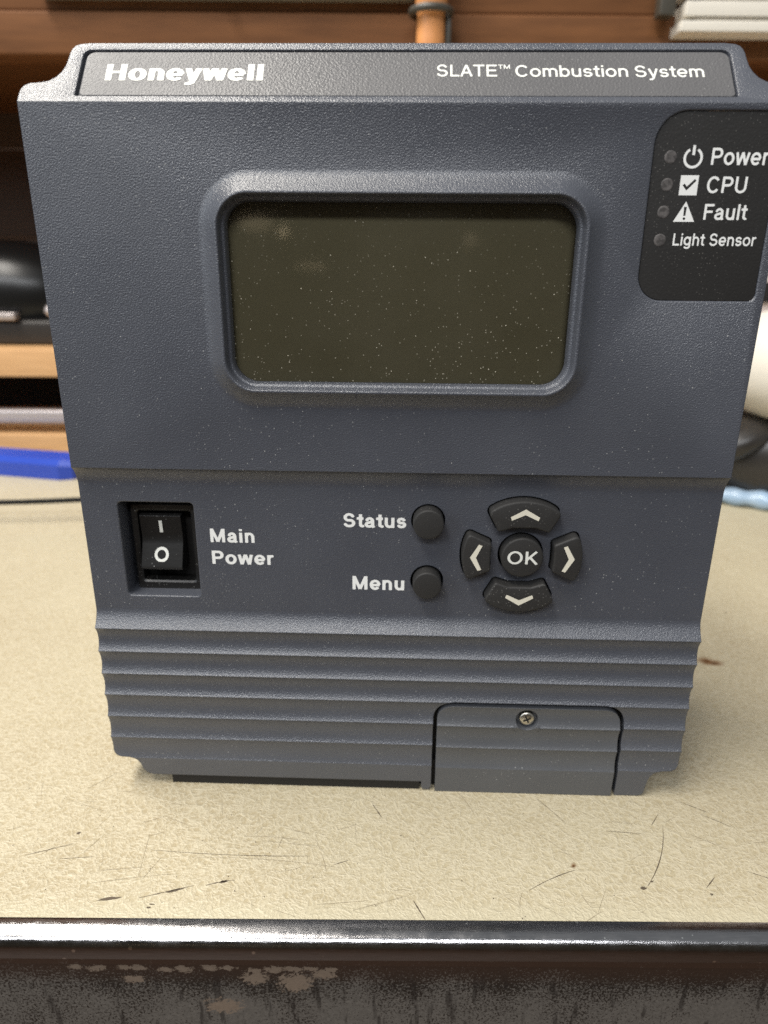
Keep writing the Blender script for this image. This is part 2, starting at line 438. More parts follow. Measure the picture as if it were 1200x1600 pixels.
def glyph(ch, a, b):
    """strokes and advance of a grotesque letter; a, b half widths of the pen across and up; cap height 0.72"""
    H, X = .72, .53
    t, m = H - b, X - b
    if ch == ' ': return [], .26
    if ch == 'o': return [arc(.29, X / 2, .26 - a, X / 2 + .01 - b, 0, 360, 30)], .58
    if ch == 'n': return [[(.06 + a, 0), (.06 + a, X)], arc(.285, m - .16, .225 - a, .16 + .01, 180, 0) + [(.51 - a, 0)]], .57
    if ch == 'h': return [[(.06 + a, 0), (.06 + a, H)], arc(.285, m - .16, .225 - a, .16 + .01, 180, 0) + [(.51 - a, 0)]], .57
    if ch == 'u': return [[(.51 - a, 0), (.51 - a, X)], arc(.285, b + .15, .225 - a, .16, 0, -180) + [(.06 + a, X)]], .57
    if ch == 'm':
        return [[(.06 + a, 0), (.06 + a, X)], arc(.255, m - .15, .195 - a, .16, 180, 0) + [(.45 - a, 0)],
                arc(.60 - a, m - .15, .195 - a * .5, .16, 180, 0) + [(.795 - a * 1.5, 0)]], .86 - a
    if ch == 'r': return [[(.06 + a, 0), (.06 + a, X)], arc(.29, m - .17, .23 - a, .175, 180, 84)], .35
    if ch == 'i': return [[(.06 + a, 0), (.06 + a, X)], [(.06 + a, H - .11), (.06 + a, H)]], .12 + 2 * a
    if ch == 'l': return [[(.06 + a, 0), (.06 + a, H)]], .12 + 2 * a
    if ch == 't': return [[(.11 + a, .68), (.11 + a, .13)] + arc(.22 + a, .13, .11, .13 - b, 180, 280, 8), [(.01, m), (.32, m)]], .34
    if ch == 'e': return [arc(.285, X / 2, .255 - a, X / 2 + .01 - b, 2, 318, 30), [(.04 + a, X / 2 - .01), (.54 - a * .6, X / 2 - .01)]], .565
    if ch == 'a':
        return [arc(.265, m - .14, .21 - a, .15, 165, 0, 14) + [(.475 - a, .10), (.50 - a * .5, 0)],
                [(.475 - a, .31), (.30, .285)] + arc(.235, .155, .205 - a, .165 - b, 92, 270, 12) + [(.34, b + .005), (.475 - a, .15)]], .55
    if ch == 's':
        q = (X - 2 * b) / 4
        return [arc(.255, m - q, .205 - a, q + .01, 12, 250, 14) + arc(.265, b + q, .215 - a, q + .01, 70, -168, 14)], .52
    if ch == 'S':
        q = (H - 2 * b) / 4
        return [arc(.325, t - q, .255 - a, q + .01, 10, 250, 16) + arc(.335, b + q, .275 - a, q + .01, 70, -170, 16)], .665
    if ch == 'g': return [arc(.275, X / 2 + .01, .245 - a, X / 2 - b, 0, 360, 26), [(.52 - a, X), (.52 - a, -.03)] + arc(.285, -.03, .235 - a, .16 - b, 0, -155, 12)], .58
    if ch == 'b': return [arc(.305, X / 2, .245 - a, X / 2 + .01 - b, 0, 360, 26), [(.06 + a, 0), (.06 + a, H)]], .58
    if ch == 'y': return [[(.02 + a, X), (.265, .0)], [(.51 - a, X), (.27, -.02)] + [(.235, -.11), (.16, -.15), (.06, -.145)]], .53
    if ch == 'w': return [[(.02 + a, X), (.205, 0)], [(.205, 0), (.375, X)], [(.375, X), (.545, 0)], [(.545, 0), (.73 - a, X)]], .75
    if ch == 'H': return [[(.07 + a, 0), (.07 + a, H)], [(.65 - a, 0), (.65 - a, H)], [(.07 + a, H / 2 + .01), (.65 - a, H / 2 + .01)]], .72
    if ch == 'M': return [[(.07 + a, 0), (.07 + a, H)], [(.77 - a, 0), (.77 - a, H)], [(.08 + a, H - .02), (.42, .03)], [(.76 - a, H - .02), (.42, .03)]], .84
    if ch == 'P': return [[(.075 + a, 0), (.075 + a, H)], [(.075 + a, t), (.38, t)] + arc(.38, t - .175 + b * .2, .235 - a, .175 - b * .2, 90, -90, 14) + [(.075 + a, t - .35 + b * .4)]], .655
    if ch == 'L': return [[(.075 + a, 0), (.075 + a, H)], [(.075 + a, b), (.53, b)]], .555
    if ch == 'F': return [[(.075 + a, 0), (.075 + a, H)], [(.075 + a, t), (.56, t)], [(.075 + a, H / 2 + .01), (.51, H / 2 + .01)]], .59
    if ch == 'E': return [[(.075 + a, 0), (.075 + a, H)], [(.075 + a, t), (.60, t)], [(.075 + a, H / 2 + .01), (.565, H / 2 + .01)], [(.075 + a, b), (.61, b)]], .65
    if ch == 'T': return [[(.305, 0), (.305, H)], [(.02, t), (.59, t)]], .61
    if ch == 'A': return [[(.02 + a, 0), (.335, H - .02)], [(.65 - a, 0), (.335, H - .02)], [(.14, .23), (.53, .23)]], .67
    if ch == 'C': return [arc(.37, H / 2, .325 - a, H / 2 + .012 - b, 38, 322, 30)], .715
    if ch == 'U': return [[(.07 + a, H), (.07 + a, .26)] + arc(.355, .25, .285 - a, .26 - b, 180, 360, 16) + [(.64 - a, H)]], .71
    if ch == 'O': return [arc(.39, H / 2, .345 - a, H / 2 + .012 - b, 0, 360, 36)], .78
    if ch == 'K': return [[(.075 + a, 0), (.075 + a, H)], [(.09 + a, .25), (.60 - a * .6, H)], [(.27, .40), (.66 - a, 0)]], .675
    return [], .3

def polyfield(U, V, strokes, a, b):
    """smallest pen distance (in pen radii, 1 = outline) at the grid points; square stroke ends"""
    D = np.full(U.shape, 9.0)
    for st in strokes:
        p = np.array(st, float) / np.array([a, b])
        closed = np.allclose(p[0], p[-1])
        x, y = U / a, V / b
        for i in range(len(p) - 1):
            e = p[i + 1] - p[i]; l2 = (e * e).sum()
            if l2 < 1e-12: continue
            s = ((x - p[i][0]) * e[0] + (y - p[i][1]) * e[1]) / l2
            sc = np.clip(s, 0, 1)
            d = np.hypot(x - p[i][0] - sc * e[0], y - p[i][1] - sc * e[1])
            ln = math.sqrt(l2)
            if not closed and i == 0: d = np.maximum(d, 1 - s * ln)
            if not closed and i == len(p) - 2: d = np.maximum(d, 1 + (s - 1) * ln)
            D = np.minimum(D, d)
    return D

def contour_mesh(D, x0, y0, step):
    """fill of the region D < 1 by marching squares: returns verts and faces in plane units"""
    F = 1 - D
    ny, nx = F.shape
    verts = []; faces = []; cache = {}
    def V(kx, ky, px, py):
        k = (kx, ky)
        if k not in cache:
            cache[k] = len(verts); verts.append((x0 + px * step, y0 + py * step))
        return cache[k]
    inside = F > 0
    for j in range(ny - 1):
        row = inside[j] | inside[j + 1]
        if not row.any(): continue
        i = 0
        while i < nx - 1:
            c = (inside[j, i], inside[j, i + 1], inside[j + 1, i + 1], inside[j + 1, i])
            if not any(c): i += 1; continue
            if all(c):
                k = i
                while k < nx - 1 and inside[j, k + 1] and inside[j + 1, k + 1]: k += 1
                lst = [V(2 * q, 2 * j, q, j) for q in range(i, k + 1)] + [V(2 * q, 2 * j + 2, q, j + 1) for q in range(k, i - 1, -1)]
                faces.append(lst); i = k; continue
            pts = ((i, j), (i + 1, j), (i + 1, j + 1), (i, j + 1))
            lst = []
            for q in range(4):
                a_, b_ = pts[q], pts[(q + 1) % 4]
                fa, fb = F[a_[1], a_[0]], F[b_[1], b_[0]]
                if fa > 0: lst.append(V(2 * a_[0], 2 * a_[1], *a_))
                if (fa > 0) != (fb > 0):
                    s = fa / (fa - fb)
                    lst.append(V(a_[0] + b_[0], a_[1] + b_[1], a_[0] + (b_[0] - a_[0]) * s, a_[1] + (b_[1] - a_[1]) * s))
            if len(lst) >= 3: faces.append(lst)
            i += 1
    return verts, faces

def text(string, x0, x1, z0, z1, f, parent, material, a=.055, b=.05, name='printed_text', label=None, track=0.0, cap=.72):
    """string between x0 and x1 (mm), baseline z0, cap height z1-z0; f maps (x, z) mm to a point"""
    w = 0; segs = []
    for ch in string:
        st, adv = glyph(ch, a, b); segs.append((st, w)); w += adv + track
    w -= track
    lo = .05
    sx = (x1 - x0) / (w - 2 * lo); sz = (z1 - z0) / cap
    step = .02
    bm = bmesh.new()
    for st, off in segs:
        if not st: continue
        xs = [p[0] for s_ in st for p in s_]; ys = [p[1] for s_ in st for p in s_]
        gx0, gx1 = min(xs) - a - .04, max(xs) + a + .04; gy0, gy1 = min(ys) - b - .04, max(ys) + b + .04
        U, V = np.meshgrid(np.arange(gx0, gx1, step), np.arange(gy0, gy1, step))
        D = polyfield(U, V, st, a, b)
        vv, ff = contour_mesh(D, gx0, gy0, step)
        bv = [bm.verts.new(f(x0 + (off + u - lo) * sx, z0 + v * sz)) for u, v in vv]
        for q in ff:
            try: bm.faces.new([bv[k] for k in q])
            except ValueError: pass
    return finish(name, bm, material, parent, smooth=False, label=label)

def shape(name, polys, f, parent, material, label=None):
    bm = bmesh.new()
    for outer, holes in polys:
        fill(bm, outer, holes, f)
    return finish(name, bm, material, parent, smooth=False, label=label)

# ------------------------------------------------------------------ the workbench
TY = math.radians(1.72)
bench = thing('workbench', 'scratched cream laminate worktop with a metal front edging and scuffed brown front', 'workbench', (0, -.0398, 0), TY)

def bench_sheet():
    bm = bmesh.new()
    box(bm, -.75, .75, 0.0002, .80, -.020, 0.0)
    return finish('tabletop', bm, M['table'], bench, smooth=False)
bench_sheet()

def edging():
    bm = bmesh.new()
    prof = [(.0000, -.0006), (-.0001, .0003), (-.0006, .00042), (-.0020, .00042), (-.0032, .0002), (-.0040, -.00015), (-.0046, -.0007), (-.0050, -.0013), (-.0053, -.0021), (-.0054, -.0030),
            (-.0054, -.0045), (-.0052, -.0053), (-.0042, -.0057), (-.0020, -.0058), (0, -.0058)]
    nx = 120
    rows = []
    for i in range(nx + 1):
        x = -.75 + 1.5 * i / nx
        rows.append([bm.verts.new((x, y, z + .00008 * math.sin(x * 31) * (1 if y < -.001 else 0))) for y, z in prof])
    for p, q in zip(rows, rows[1:]):
        for k in range(len(prof) - 1):
            bm.faces.new((p[k], p[k + 1], q[k + 1], q[k]))
    return finish('metal_edging', bm, M['metal'], bench, angle=50, front=(0, -1, .3))
edging()

def apron():
    bm = bmesh.new()
    box(bm, -.75, .75, -.0024, .016, -.25, -.0059)
    # raised lip directly under the edging
    box(bm, -.75, .75, -.0033, -.00245, -.0095, -.0060, .0003)
    return finish('front_rail', bm, M['apron'], bench, smooth=False)
apron()

def scratches():
    """thin dark scores, nicks and specks in the laminate: slivers lying on it"""
    bm = bmesh.new()
    inv = Matrix.Rotation(-TY, 4, 'Z') @ Matrix.Translation((0, .0398, 0))
    def T(x, y, z=.00004): return inv @ Vector((x * MM, y * MM, z))
    faint = bmesh.new()
    def score(p, q, w, bend=0, n=9):
        bmx = bm if w >= .17 else faint
        p, q = Vector(p), Vector(q); d = q - p; nrm = Vector((-d.y, d.x)).normalized()
        up = []; dn = []
        for i in range(n + 1):
            t = i / n
            c = p + d * t + nrm * bend * 4 * t * (1 - t)
            ww = w * (math.sin(PI * min(max(t, .04), .96)) ** .5) * random.uniform(.35, 1.25)
            up.append(c + nrm * ww / 2); dn.append(c - nrm * ww / 2)
        vu = [bmx.verts.new(T(*v)) for v in up]; vd = [bmx.verts.new(T(*v)) for v in dn]
        for i in range(n): bmx.faces.new((vu[i], vu[i + 1], vd[i + 1], vd[i]))
    def chip(cx, cy, rx, ry, ang=0):
        pts = []
        for i in range(18):
            t = 2 * PI * i / 18; r = random.uniform(.6, 1.25)
            x, y = rx * r * math.cos(t), ry * r * math.sin(t)
            pts.append((cx + x * math.cos(ang) - y * math.sin(ang), cy + x * math.sin(ang) + y * math.cos(ang)))
        fill(bm, pts, [], lambda u, v: T(u, v))
    random.seed(11)
    score((-87.5, -25.4), (-77.5, -21.5), .22); score((-83.8, -25.0), (-81.5, -22.6), .15)
    score((-79.0, -26.2), (-71.0, -25.2), .22); score((-58.0, -22.6), (-19.5, -23.0), .17, -.6)
    score((-47.5, -24.6), (-12.0, -26.2), .12, 1.0); score((-68.5, -29.2), (-58.5, -27.8), .15)
    score((-69.5, -33.0), (-50.0, -29.4), .14, .3); score((-56.0, -36.2), (-44.6, -32.4), .28)
    score((-42.0, -32.3), (-35.8, -30.6), .30, .2); score((-60.0, -17.5), (-58.2, -30.5), .12)
    score((-57.0, -31.0), (-54.8, -25.0), .12); score((-64.0, -14.6), (-57.6, -11.4), .13)
    score((-57.6, -11.8), (-50.0, -15.0), .12); score((-60.5, -18.6), (-56.0, -16.6), .12)
    score((-36.5, -17.5), (-22.5, -18.2), .15, .4); score((-32.0, -18.6), (-18.0, -20.0), .11)
    score((-19.0, -17.0), (-14.8, -27.5), .12, .3); score((-13.5, -25.4), (-10.0, -23.9), .18)
    score((-100, -35.6), (-88, -35.0), .13); score((-16.0, -36.4), (-4.5, -34.9), .13)
    score((-8.0, -37.6), (5.0, -33.0), .13); score((5.4, -34.6), (7.9, -39.3), .35)
    score((31.8, -30.8), (43.5, -24.7), .22, .4); score((68.9, -9.9), (59.2, -28.6), .30, 1.2)
    score((46.8, -35.8), (42.0, -39.0), .14); score((40.5, -39.2), (33.5, -34.4), .12); score((43.0, -31), (45.5, -36.5), .12)
    score((72.5, -28.6), (75.5, -25.6), .28); score((84.0, -23.5), (90.2, -26.3), .2)
    score((36.0, -13.5), (44.0, -22.0), .10, .5); score((17.5, 0.0), (21.5, -8.5), .13, .4)
    score((38.5, -1.5), (44.5, -10.0), .18); score((47.5, -5.0), (52.5, -8.0), .13)
    score((69.0, -6.0), (66.0, -10.0), .2); score((74.0, -12.0), (82.0, -17.0), .15); score((80.0, -5.5), (86.0, -9.5), .2)
    score((76.0, -1.0), (82.5, -5.0), .18); score((-5.0, -5.5), (-2.5, -10.0), .32); score((-9.5, -2.5), (-4.0, -5.0), .12)
    score((-78.0, 22.0), (-74.5, 8.0), .11); score((-82.0, -2.5), (-76.5, 4.0), .13); score((-73.0, -11.0), (-88.0, -6.0), .09)
    score((-80, 60), (-100, 72), .14); score((88, -15), (100, -13), .12); score((56, -9.0), (62.0, -9.6), .12); score((54, -12.2), (63.5, -12.9), .2)
    chip(-62.6, -36.6, 2.5, .42, .15); chip(-48.5, -33.9, 1.7, .32, .33); chip(-38.2, -31.1, 1.0, .35, .3); chip(-77.7, -18.0, .5, .45)
    chip(58.0, -29.2, .75, .5); chip(73.0, -30.3, .35, .35); chip(-53, -38.6, .5, .25); chip(-52.5, -37.7, .7, .15); chip(60.6, -27.3, .5, .2, .5)
    for k in range(70):
        x, y = random.uniform(-105, 105), random.uniform(-39, -3)
        chip(x, y, random.uniform(.08, .22), random.uniform(.07, .16), random.random() * 3)
    for k in range(46):
        x, y = random.uniform(-105, 105), random.uniform(-38, -2)
        an = random.uniform(-.7, .7) if random.random() < .6 else random.uniform(1.0, 2.2); l = random.uniform(2, 8)
        score((x, y), (x + l * math.cos(an), y + l * math.sin(an)), random.uniform(.05, .12), random.uniform(-.3, .3))
    o = finish('scratch_mark', bm, M['scratch'], bench, smooth=False)
    o['kind'] = 'stuff'
    o = finish('faint_scratch', faint, M['faint'], bench, smooth=False)
    o['kind'] = 'stuff'
scratches()

# ------------------------------------------------------------------ the control unit
unit = thing('combustion_controller', 'grey plastic control unit with dark display, arrow keys and rocker switch on cream worktop', 'controller')

FOLD = 163.4
def chm(x, s, lift=0.0):
    """(x, s) mm on the sloping top band; s runs up the slope; lift towards the viewer"""
    k = 1.2806
    return (x * MM, (.8 * s / k - lift / k) * MM, (FOLD + s / k + lift * .8 / k) * MM)
def face(y=0.0): return lambda x, z: (x * MM, y * MM, z * MM)

RIDGES = [47.5, 41.0, 34.5, 28.2, 21.6, 15.0, 8.5]
DEPTH = [1.15, 1.1, 1.05, .95, .85, .65]
def prof_y(z, dz=0.0):
    z = z - dz
    if z >= 89.3: return 0.0
    if z >= 84.6:
        t = (89.3 - z) / 4.7
        return 2.3 * math.sin(t * PI / 2) ** .75
    if z >= 52.2: return 2.3
    if z >= 47.5:
        t = (52.2 - z) / 4.7
        return 2.3 * (1 - t * t * (1.35 - .35 * t))
    if z >= 8.5:
        for i in range(6):
            if RIDGES[i] >= z >= RIDGES[i + 1]:
                t = (RIDGES[i] - z) / (RIDGES[i] - RIDGES[i + 1])
                return DEPTH[i] * (4 * t * (1 - t)) ** .85
    return .06 * (8.5 - z)

def xo(z):
    """half width of the cover at height z (notched lower corners)"""
    if z >= 10.6: return 75.0
    pts = [(10.6, 75.0), (9.7, 74.75), (9.1, 74.2), (8.78, 73.4), (8.66, 72.6), (8.60, 70.6), (8.35, 69.6), (7.7, 68.6), (6.6, 67.9), (5.3, 67.5), (3.0, 67.2), (1.3, 67.0), (.7, 66.7), (.35, 66.2), (.2, 65.4)]
    for (za, xa), (zb, xb) in zip(pts, pts[1:]):
        if za >= z >= zb: return xa + (xb - xa) * (za - z) / (za - zb)
    return 65.4
def xo_left(z):
    if z >= 5.0: return xo(z)
    pts = [(5.0, 67.4), (4.2, 67.0), (3.5, 66.3), (3.0, 65.0)]
    for (za, xa), (zb, xb) in zip(pts, pts[1:]):
        if za >= z >= zb: return xa + (xb - xa) * (za - z) / (za - zb)
    return 65.0

GT, GR = 28.3, 5.6     # top and corner radius of the door gap
def gap(z, side):
    xw, cx = (10.3, 15.9) if side < 0 else (59.4, 53.8)
    if z <= GT - GR: return xw
    d = z - (GT - GR)
    return cx + side * math.sqrt(max(GR * GR - d * d, 0))

def zlist(lo, hi, extra=()):
    zs = set([lo, hi]) | set(e for e in extra if lo <= e <= hi)
    k = lo
    while k < hi:
        zs.add(round(k, 3)); k += .45
    return sorted(zs)

def build_cover():
    bm = bmesh.new()
    key = set(RIDGES + [10.6, 9.7, 9.1, 8.78, 8.66, 8.6, 8.35, 7.7, 6.6, 5.3, 5.0, 4.2, 3.5, 3.0, 1.3, .7, .35, .2, GT, GT - GR] + [GT - GR + GR * math.sin(a * PI / 24) for a in range(12)])
    P = lambda x, z: bm.verts.new((x * MM, prof_y(z) * MM, z * MM))
    def rows(zs, fa, fb):
        prev = None
        for z in zs:
            a, b = fa(z), fb(z)
            if b - a < 1e-6: b = a + 1e-6
            cur = (P(a, z), P(b, z))
            if prev: bm.faces.new((prev[0], prev[1], cur[1], cur[0]))
            prev = cur
    BX = [7.7, 15.9, 53.8]
    rows(zlist(3.0, GT, key), lambda z: -xo_left(z), lambda z: 7.7)
    rows(zlist(.35, 3.0, key), lambda z: 7.7 if z > .8 else 8.0, lambda z: gap(z, -1) if z > .8 else 9.9)
    rows(zlist(3.0, GT, key), lambda z: 7.7, lambda z: gap(z, -1))
    rows(zlist(.2, GT, key), lambda z: gap(z, 1), lambda z: xo(z))
    up = zlist(GT, 52.2, key)
    rows(up, lambda z: -75, lambda z: 7.7); rows(up, lambda z: 7.7, lambda z: 15.9)
    rows(up, lambda z: 15.9, lambda z: 53.8); rows(up, lambda z: 53.8, lambda z: 75)
    # control section, flat, with the switch opening and the key wells
    wells = [circle(7.5, 77.1, 4.0), circle(7.6, 61.5, 4.0), circle(29.7, 69.05, 5.4)] + [inset(k, -.35) for k in KEYS]
    sw = rrect(-57.25, 68.1, 9.3, 12.5, 1.3, 6)
    outer = [(-75, 52.2), (7.7, 52.2), (15.9, 52.2), (53.8, 52.2), (75, 52.2), (75, 84.6), (-75, 84.6)]
    lv = fill(bm, outer, [sw] + wells, face(2.3))
    holes = [(sw, 2.3, 2.6, -0.25), ]
    tr = zlist(84.6, 89.3)
    rows(tr, lambda z: -75, lambda z: 75)
    # upper face with display opening and indicator pocket
    ring0 = rrect(0.05, 127.6, 35.6 + 6.0, 18.1 + 6.0, 11.0, 14)
    led = rrect(61.1, 144.7, 12.45, 17.7, (5.4, 1.8, 1.8, 6.2), 10)
    outer = [(-75, 89.3), (75, 89.3), (75, FOLD), (-75, FOLD)]
    fill(bm, outer, [ring0, led], face(0))
    # the swelling round the display
    offs = [(6.0, 0), (5.6, -.05), (5.2, -.17), (4.7, -.40), (4.2, -.70), (3.6, -1.12), (3.0, -1.60), (2.5, -2.02), (2.15, -2.36), (1.9, -2.6), (1.6, -2.66), (1.4, -2.6), (1.25, -2.35), (1.1, -1.9), (.95, -1.3),
            (.80, -.85), (.62, -.72), (.42, -.66), (.28, -.45), (.15, 0.1), (0, 1.5)]
    loops_mesh(bm, [flat(rrect(0.05, 127.6, 35.6 + o, 18.1 + o, 5.0 + o, 14), y) for o, y in offs])
    # indicator pocket wall
    loops_mesh(bm, [flat(led, 0), flat(inset(led, .12), .05), flat(inset(led, .30), .25), flat(inset(led, .34), .8)])
    # wells of the keys and the switch bay
    for w in wells: loops_mesh(bm, [flat(w, 2.3), flat(w, 4.0)])
    loops_mesh(bm, [flat(sw, 2.3), flat(inset(sw, .18), 2.42), flat(inset(sw, .3), 2.7), flat(inset(sw, .55), 10.8)])
    # sloping top band with the nameplate pocket
    half = [(75, 0), (75, 1.6), (74.9, 3.0), (74.5, 3.9), (73.9, 4.4), (73.1, 4.7), (71.2, 4.9), (69.7, 5.3), (68.4, 6.3), (67.5, 7.7), (66.95, 9.3), (66.75, 11.2), (66.65, 12.8), (66.4, 13.9), (65.9, 14.7), (65.1, 15.15), (63, 15.45)]
    outer = half + [(-x, s) for x, s in reversed(half)]
    pocket = rrect(0, 7.6, 64.15, 6.3, (.6, .6, 1.8, 1.8), 6)
    fill(bm, outer, [pocket], lambda x, s: chm(x, s))
    rows3 = [[chm(x, s, l) for x, s in inset(pocket, d)] for d, l in ((0, 0), (.15, -.06), (.25, -.3), (.28, -1.0))]
    loops_mesh(bm, rows3, cap=True)
    bmesh.ops.remove_doubles(bm, verts=bm.verts, dist=2e-6)
    # sides: carry the outer outline back
    be = []
    for e in bm.edges:
        if len(e.link_faces) != 1: continue
        m = (e.verts[0].co + e.verts[1].co) / 2 * 1000
        if abs(m.x) > 65.0 or m.z < 28.6 or (m.z > 170 and m.y > 9): be.append(e)
    r = bmesh.ops.extrude_edge_only(bm, edges=be)
    for v in r['geom']:
        if isinstance(v, bmesh.types.BMVert):
            x, z = v.co.x * 1000, v.co.z * 1000
            v.co.y += (.0024 if (z < 28.4 and 7.6 < x < 59.5) or (z < 3.1 and x < 10) else .035)
    return finish('front_cover', bm, M['cover'], unit, angle=28, front=(0, -1, 0))

# outlines of the four arrow keys (centre 29.7, 69.05)
KC = (29.7, 69.05)
def key_outline(half, inner_half, r_in_c, r_in_m, rot):
    R = 14.1
    pts = []
    a0 = math.radians(90 - half)
    q = math.radians(11)
    for a in [a0] + [a0 + q + i / 10 * (math.radians(2 * half) - 2 * q) for i in range(11)] + [a0 + math.radians(2 * half)]:
        pts.append((R * math.cos(a), R * math.sin(a)))
    pts += [(-inner_half, r_in_c), (-inner_half * .45, r_in_m), (inner_half * .45, r_in_m), (inner_half, r_in_c)]
    n = len(pts)
    rad = [0] * n
    rad[0] = rad[12] = 1.6; rad[13] = rad[16] = .8; rad[14] = rad[15] = 1.2
    f = fillet(pts, rad, 6)
    c, s = math.cos(rot), math.sin(rot)
    return [(KC[0] + x * c - y * s, KC[1] + x * s + y * c) for x, y in f]
KEYS = [key_outline(37, 5.9, 6.4, 7.5, 0), key_outline(25, 3.4, 7.2, 7.4, PI / 2), key_outline(37, 5.9, 6.4, 7.5, PI), key_outline(25, 3.4, 7.2, 7.4, -PI / 2)]
cover = build_cover()

def build_housing():
    bm = bmesh.new()
    box(bm, -60, 60, 2.95, 60, .0, 8.0)
    box(bm, -60, 7.2, .9, 2.9, .0, 2.9)
    box(bm, -63, 63, 12.5, 60, 8.0, 168)
    box(bm, 6, 62, 4.6, 10.4, 8.01, 36)
    bmesh.ops.scale(bm, vec=(MM, MM, MM), verts=bm.verts)
    return finish('rear_housing', bm, M['housing'], unit, smooth=False)
build_housing()

def build_door():
    bm = bmesh.new()
    x0, x1, top, r = 11.35, 58.4, 26.9, 4.2
    dz = -.35
    def xl(z):
        if z <= top - r: return x0
        d = z - (top - r); return x0 + r - math.sqrt(max(r * r - d * d, 0))
    key = set([q + dz for q in RIDGES] + [top - r + r * math.sin(a * PI / 20) for a in range(11)])
    prev = None
    zs = zlist(0.02, top, key)
    hx = (34.5, 23.3)
    sc = circle(hx[0], hx[1], 2.9, 40)
    def Yd(z): return min(prof_y(z, dz), 3) - .25
    lo = [z for z in zs if z <= hx[1] - 3.2 or z >= hx[1] + 3.2]
    za, zb = max(z for z in zs if z <= hx[1] - 3.2), min(z for z in zs if z >= hx[1] + 3.2)
    def P(x, z): return bm.verts.new((x * MM, Yd(z) * MM, z * MM))
    for seg in ([z for z in zs if z <= za], [z for z in zs if z >= zb]):
        prev = None
        for z in seg:
            a = xl(z); cur = (P(a, z), P(31.2, z), P(37.8, z), P(x0 + x1 - a, z))
            if prev:
                for k in range(3): bm.faces.new((prev[k], prev[k + 1], cur[k + 1], cur[k]))
            prev = cur
    mid = [z for z in zs if za <= z <= zb]
    for (fa, fb) in ((lambda z: xl(z), lambda z: 31.2), (lambda z: 37.8, lambda z: x0 + x1 - xl(z))):
        prev = None
        for z in mid:
            cur = (P(fa(z), z), P(fb(z), z))
            if prev: bm.faces.new((prev[0], prev[1], cur[1], cur[0]))
            prev = cur
    # field round the screw: polar patch between the square hole and the round one
    n = 40
    outer = []
    for i in range(n):
        a = 2 * PI * i / n
        c, s = math.cos(a), math.sin(a)
        hxw = 3.3
        t = min(hxw / abs(c) if abs(c) > 1e-6 else 99, ((zb - hx[1]) if s > 0 else (hx[1] - za)) / abs(s) if abs(s) > 1e-6 else 99)
        outer.append((hx[0] + t * c, hx[1] + t * s))
    loops = []
    for k in range(7):
        t = k / 6
        lp = []
        for (ox, oz), (ix, iz) in zip(outer, sc):
            x, z = ox + (ix - ox) * t, oz + (iz - oz) * t
            lp.append((x * MM, Yd(z) * MM, z * MM))
        loops.append(lp)
    yb = Yd(hx[1])
    loops.append([(x * MM, (yb + .5) * MM, z * MM) for x, z in circle(hx[0], hx[1], 2.75, 40)])
    loops.append([(x * MM, (yb + 1.6) * MM, z * MM) for x, z in circle(hx[0], hx[1], 2.6, 40)])
    loops_mesh(bm, loops, cap=True)
    bmesh.ops.remove_doubles(bm, verts=bm.verts, dist=2e-6)
    be = [e for e in bm.edges if len(e.link_faces) == 1 and not (31 < (e.verts[0].co.x + e.verts[1].co.x) * 500 < 38 and 19 < (e.verts[0].co.z + e.verts[1].co.z) * 500 < 26.5)]
    r = bmesh.ops.extrude_edge_only(bm, edges=be)
    for v in r['geom']:
        if isinstance(v, bmesh.types.BMVert): v.co.y += .0022
    d = finish('access_door', bm, M['door'], unit, angle=28, front=(0, -1, 0), label='small ribbed flap with one screw')
    # the screw: domed head with a cross recess
    bm = bmesh.new()
    lps = []
    for r_, y in ((1.95, 1.5), (1.95, .45), (1.85, .28), (1.55, .12), (1.1, .02), (.6, -.02), (.25, -.03)):
        lps.append([(x * MM, (yb + y) * MM, z * MM) for x, z in circle(hx[0] - .0, hx[1], r_, 36)])
    loops_mesh(bm, lps, cap=True)
    s = finish('screw', bm, M['screw'], d, angle=60, front=(0, -1, 0))
    bm = bmesh.new()
    cross = []
    a_, b_ = 1.05, .24
    for px, pz in ((b_, b_), (b_, a_), (-b_, a_), (-b_, b_), (-a_, b_), (-a_, -b_), (-b_, -b_), (-b_, -a_), (b_, -a_), (b_, -b_), (a_, -b_), (a_, b_)):
        c, q = math.cos(.45), math.sin(.45)
        cross.append((hx[0] + px * c - pz * q, hx[1] + px * q + pz * c))
    fill(bm, cross, [], face(yb - .05))
    finish('cross_recess', bm, M['housing'], d, smooth=False)
    return d
door = build_door()

# nameplate on the sloping band
def build_nameplate():
    bm = bmesh.new()
    pl = rrect(.15, 7.35, 63.3, 5.75, (.9, .9, 1.7, 1.7), 6)
    loops_mesh(bm, [[chm(x, s, -.95) for x, s in pl], [chm(x, s, -.12) for x, s in pl], [chm(x, s, -.05) for x, s in inset(pl, .12)]], cap=True)
    o = finish('nameplate', bm, M['nameplate'], unit, smooth=False)
    f = lambda x, s: chm(x, s, 0.0)
    text('Honeywell', -58.75, -27.3, 5.45, 9.75, f, o, M['white_bright'], a=.090, b=.050, label='bold white maker name', track=-.035)
    text('SLATE', 6.6, 18.3, 6.55, 9.65, f, o, M['white_bright'], a=.052, b=.050)
    text('TM', 18.6, 20.9, 8.55, 9.65, f, o, M['white_bright'], a=.055, b=.06)
    text('Combustion', 21.9, 43.6, 6.5, 9.5, f, o, M['white_bright'], a=.052, b=.050)
    text('System', 44.9, 58.1, 6.45, 9.4, f, o, M['white_bright'], a=.052, b=.050)
    return o
build_nameplate()

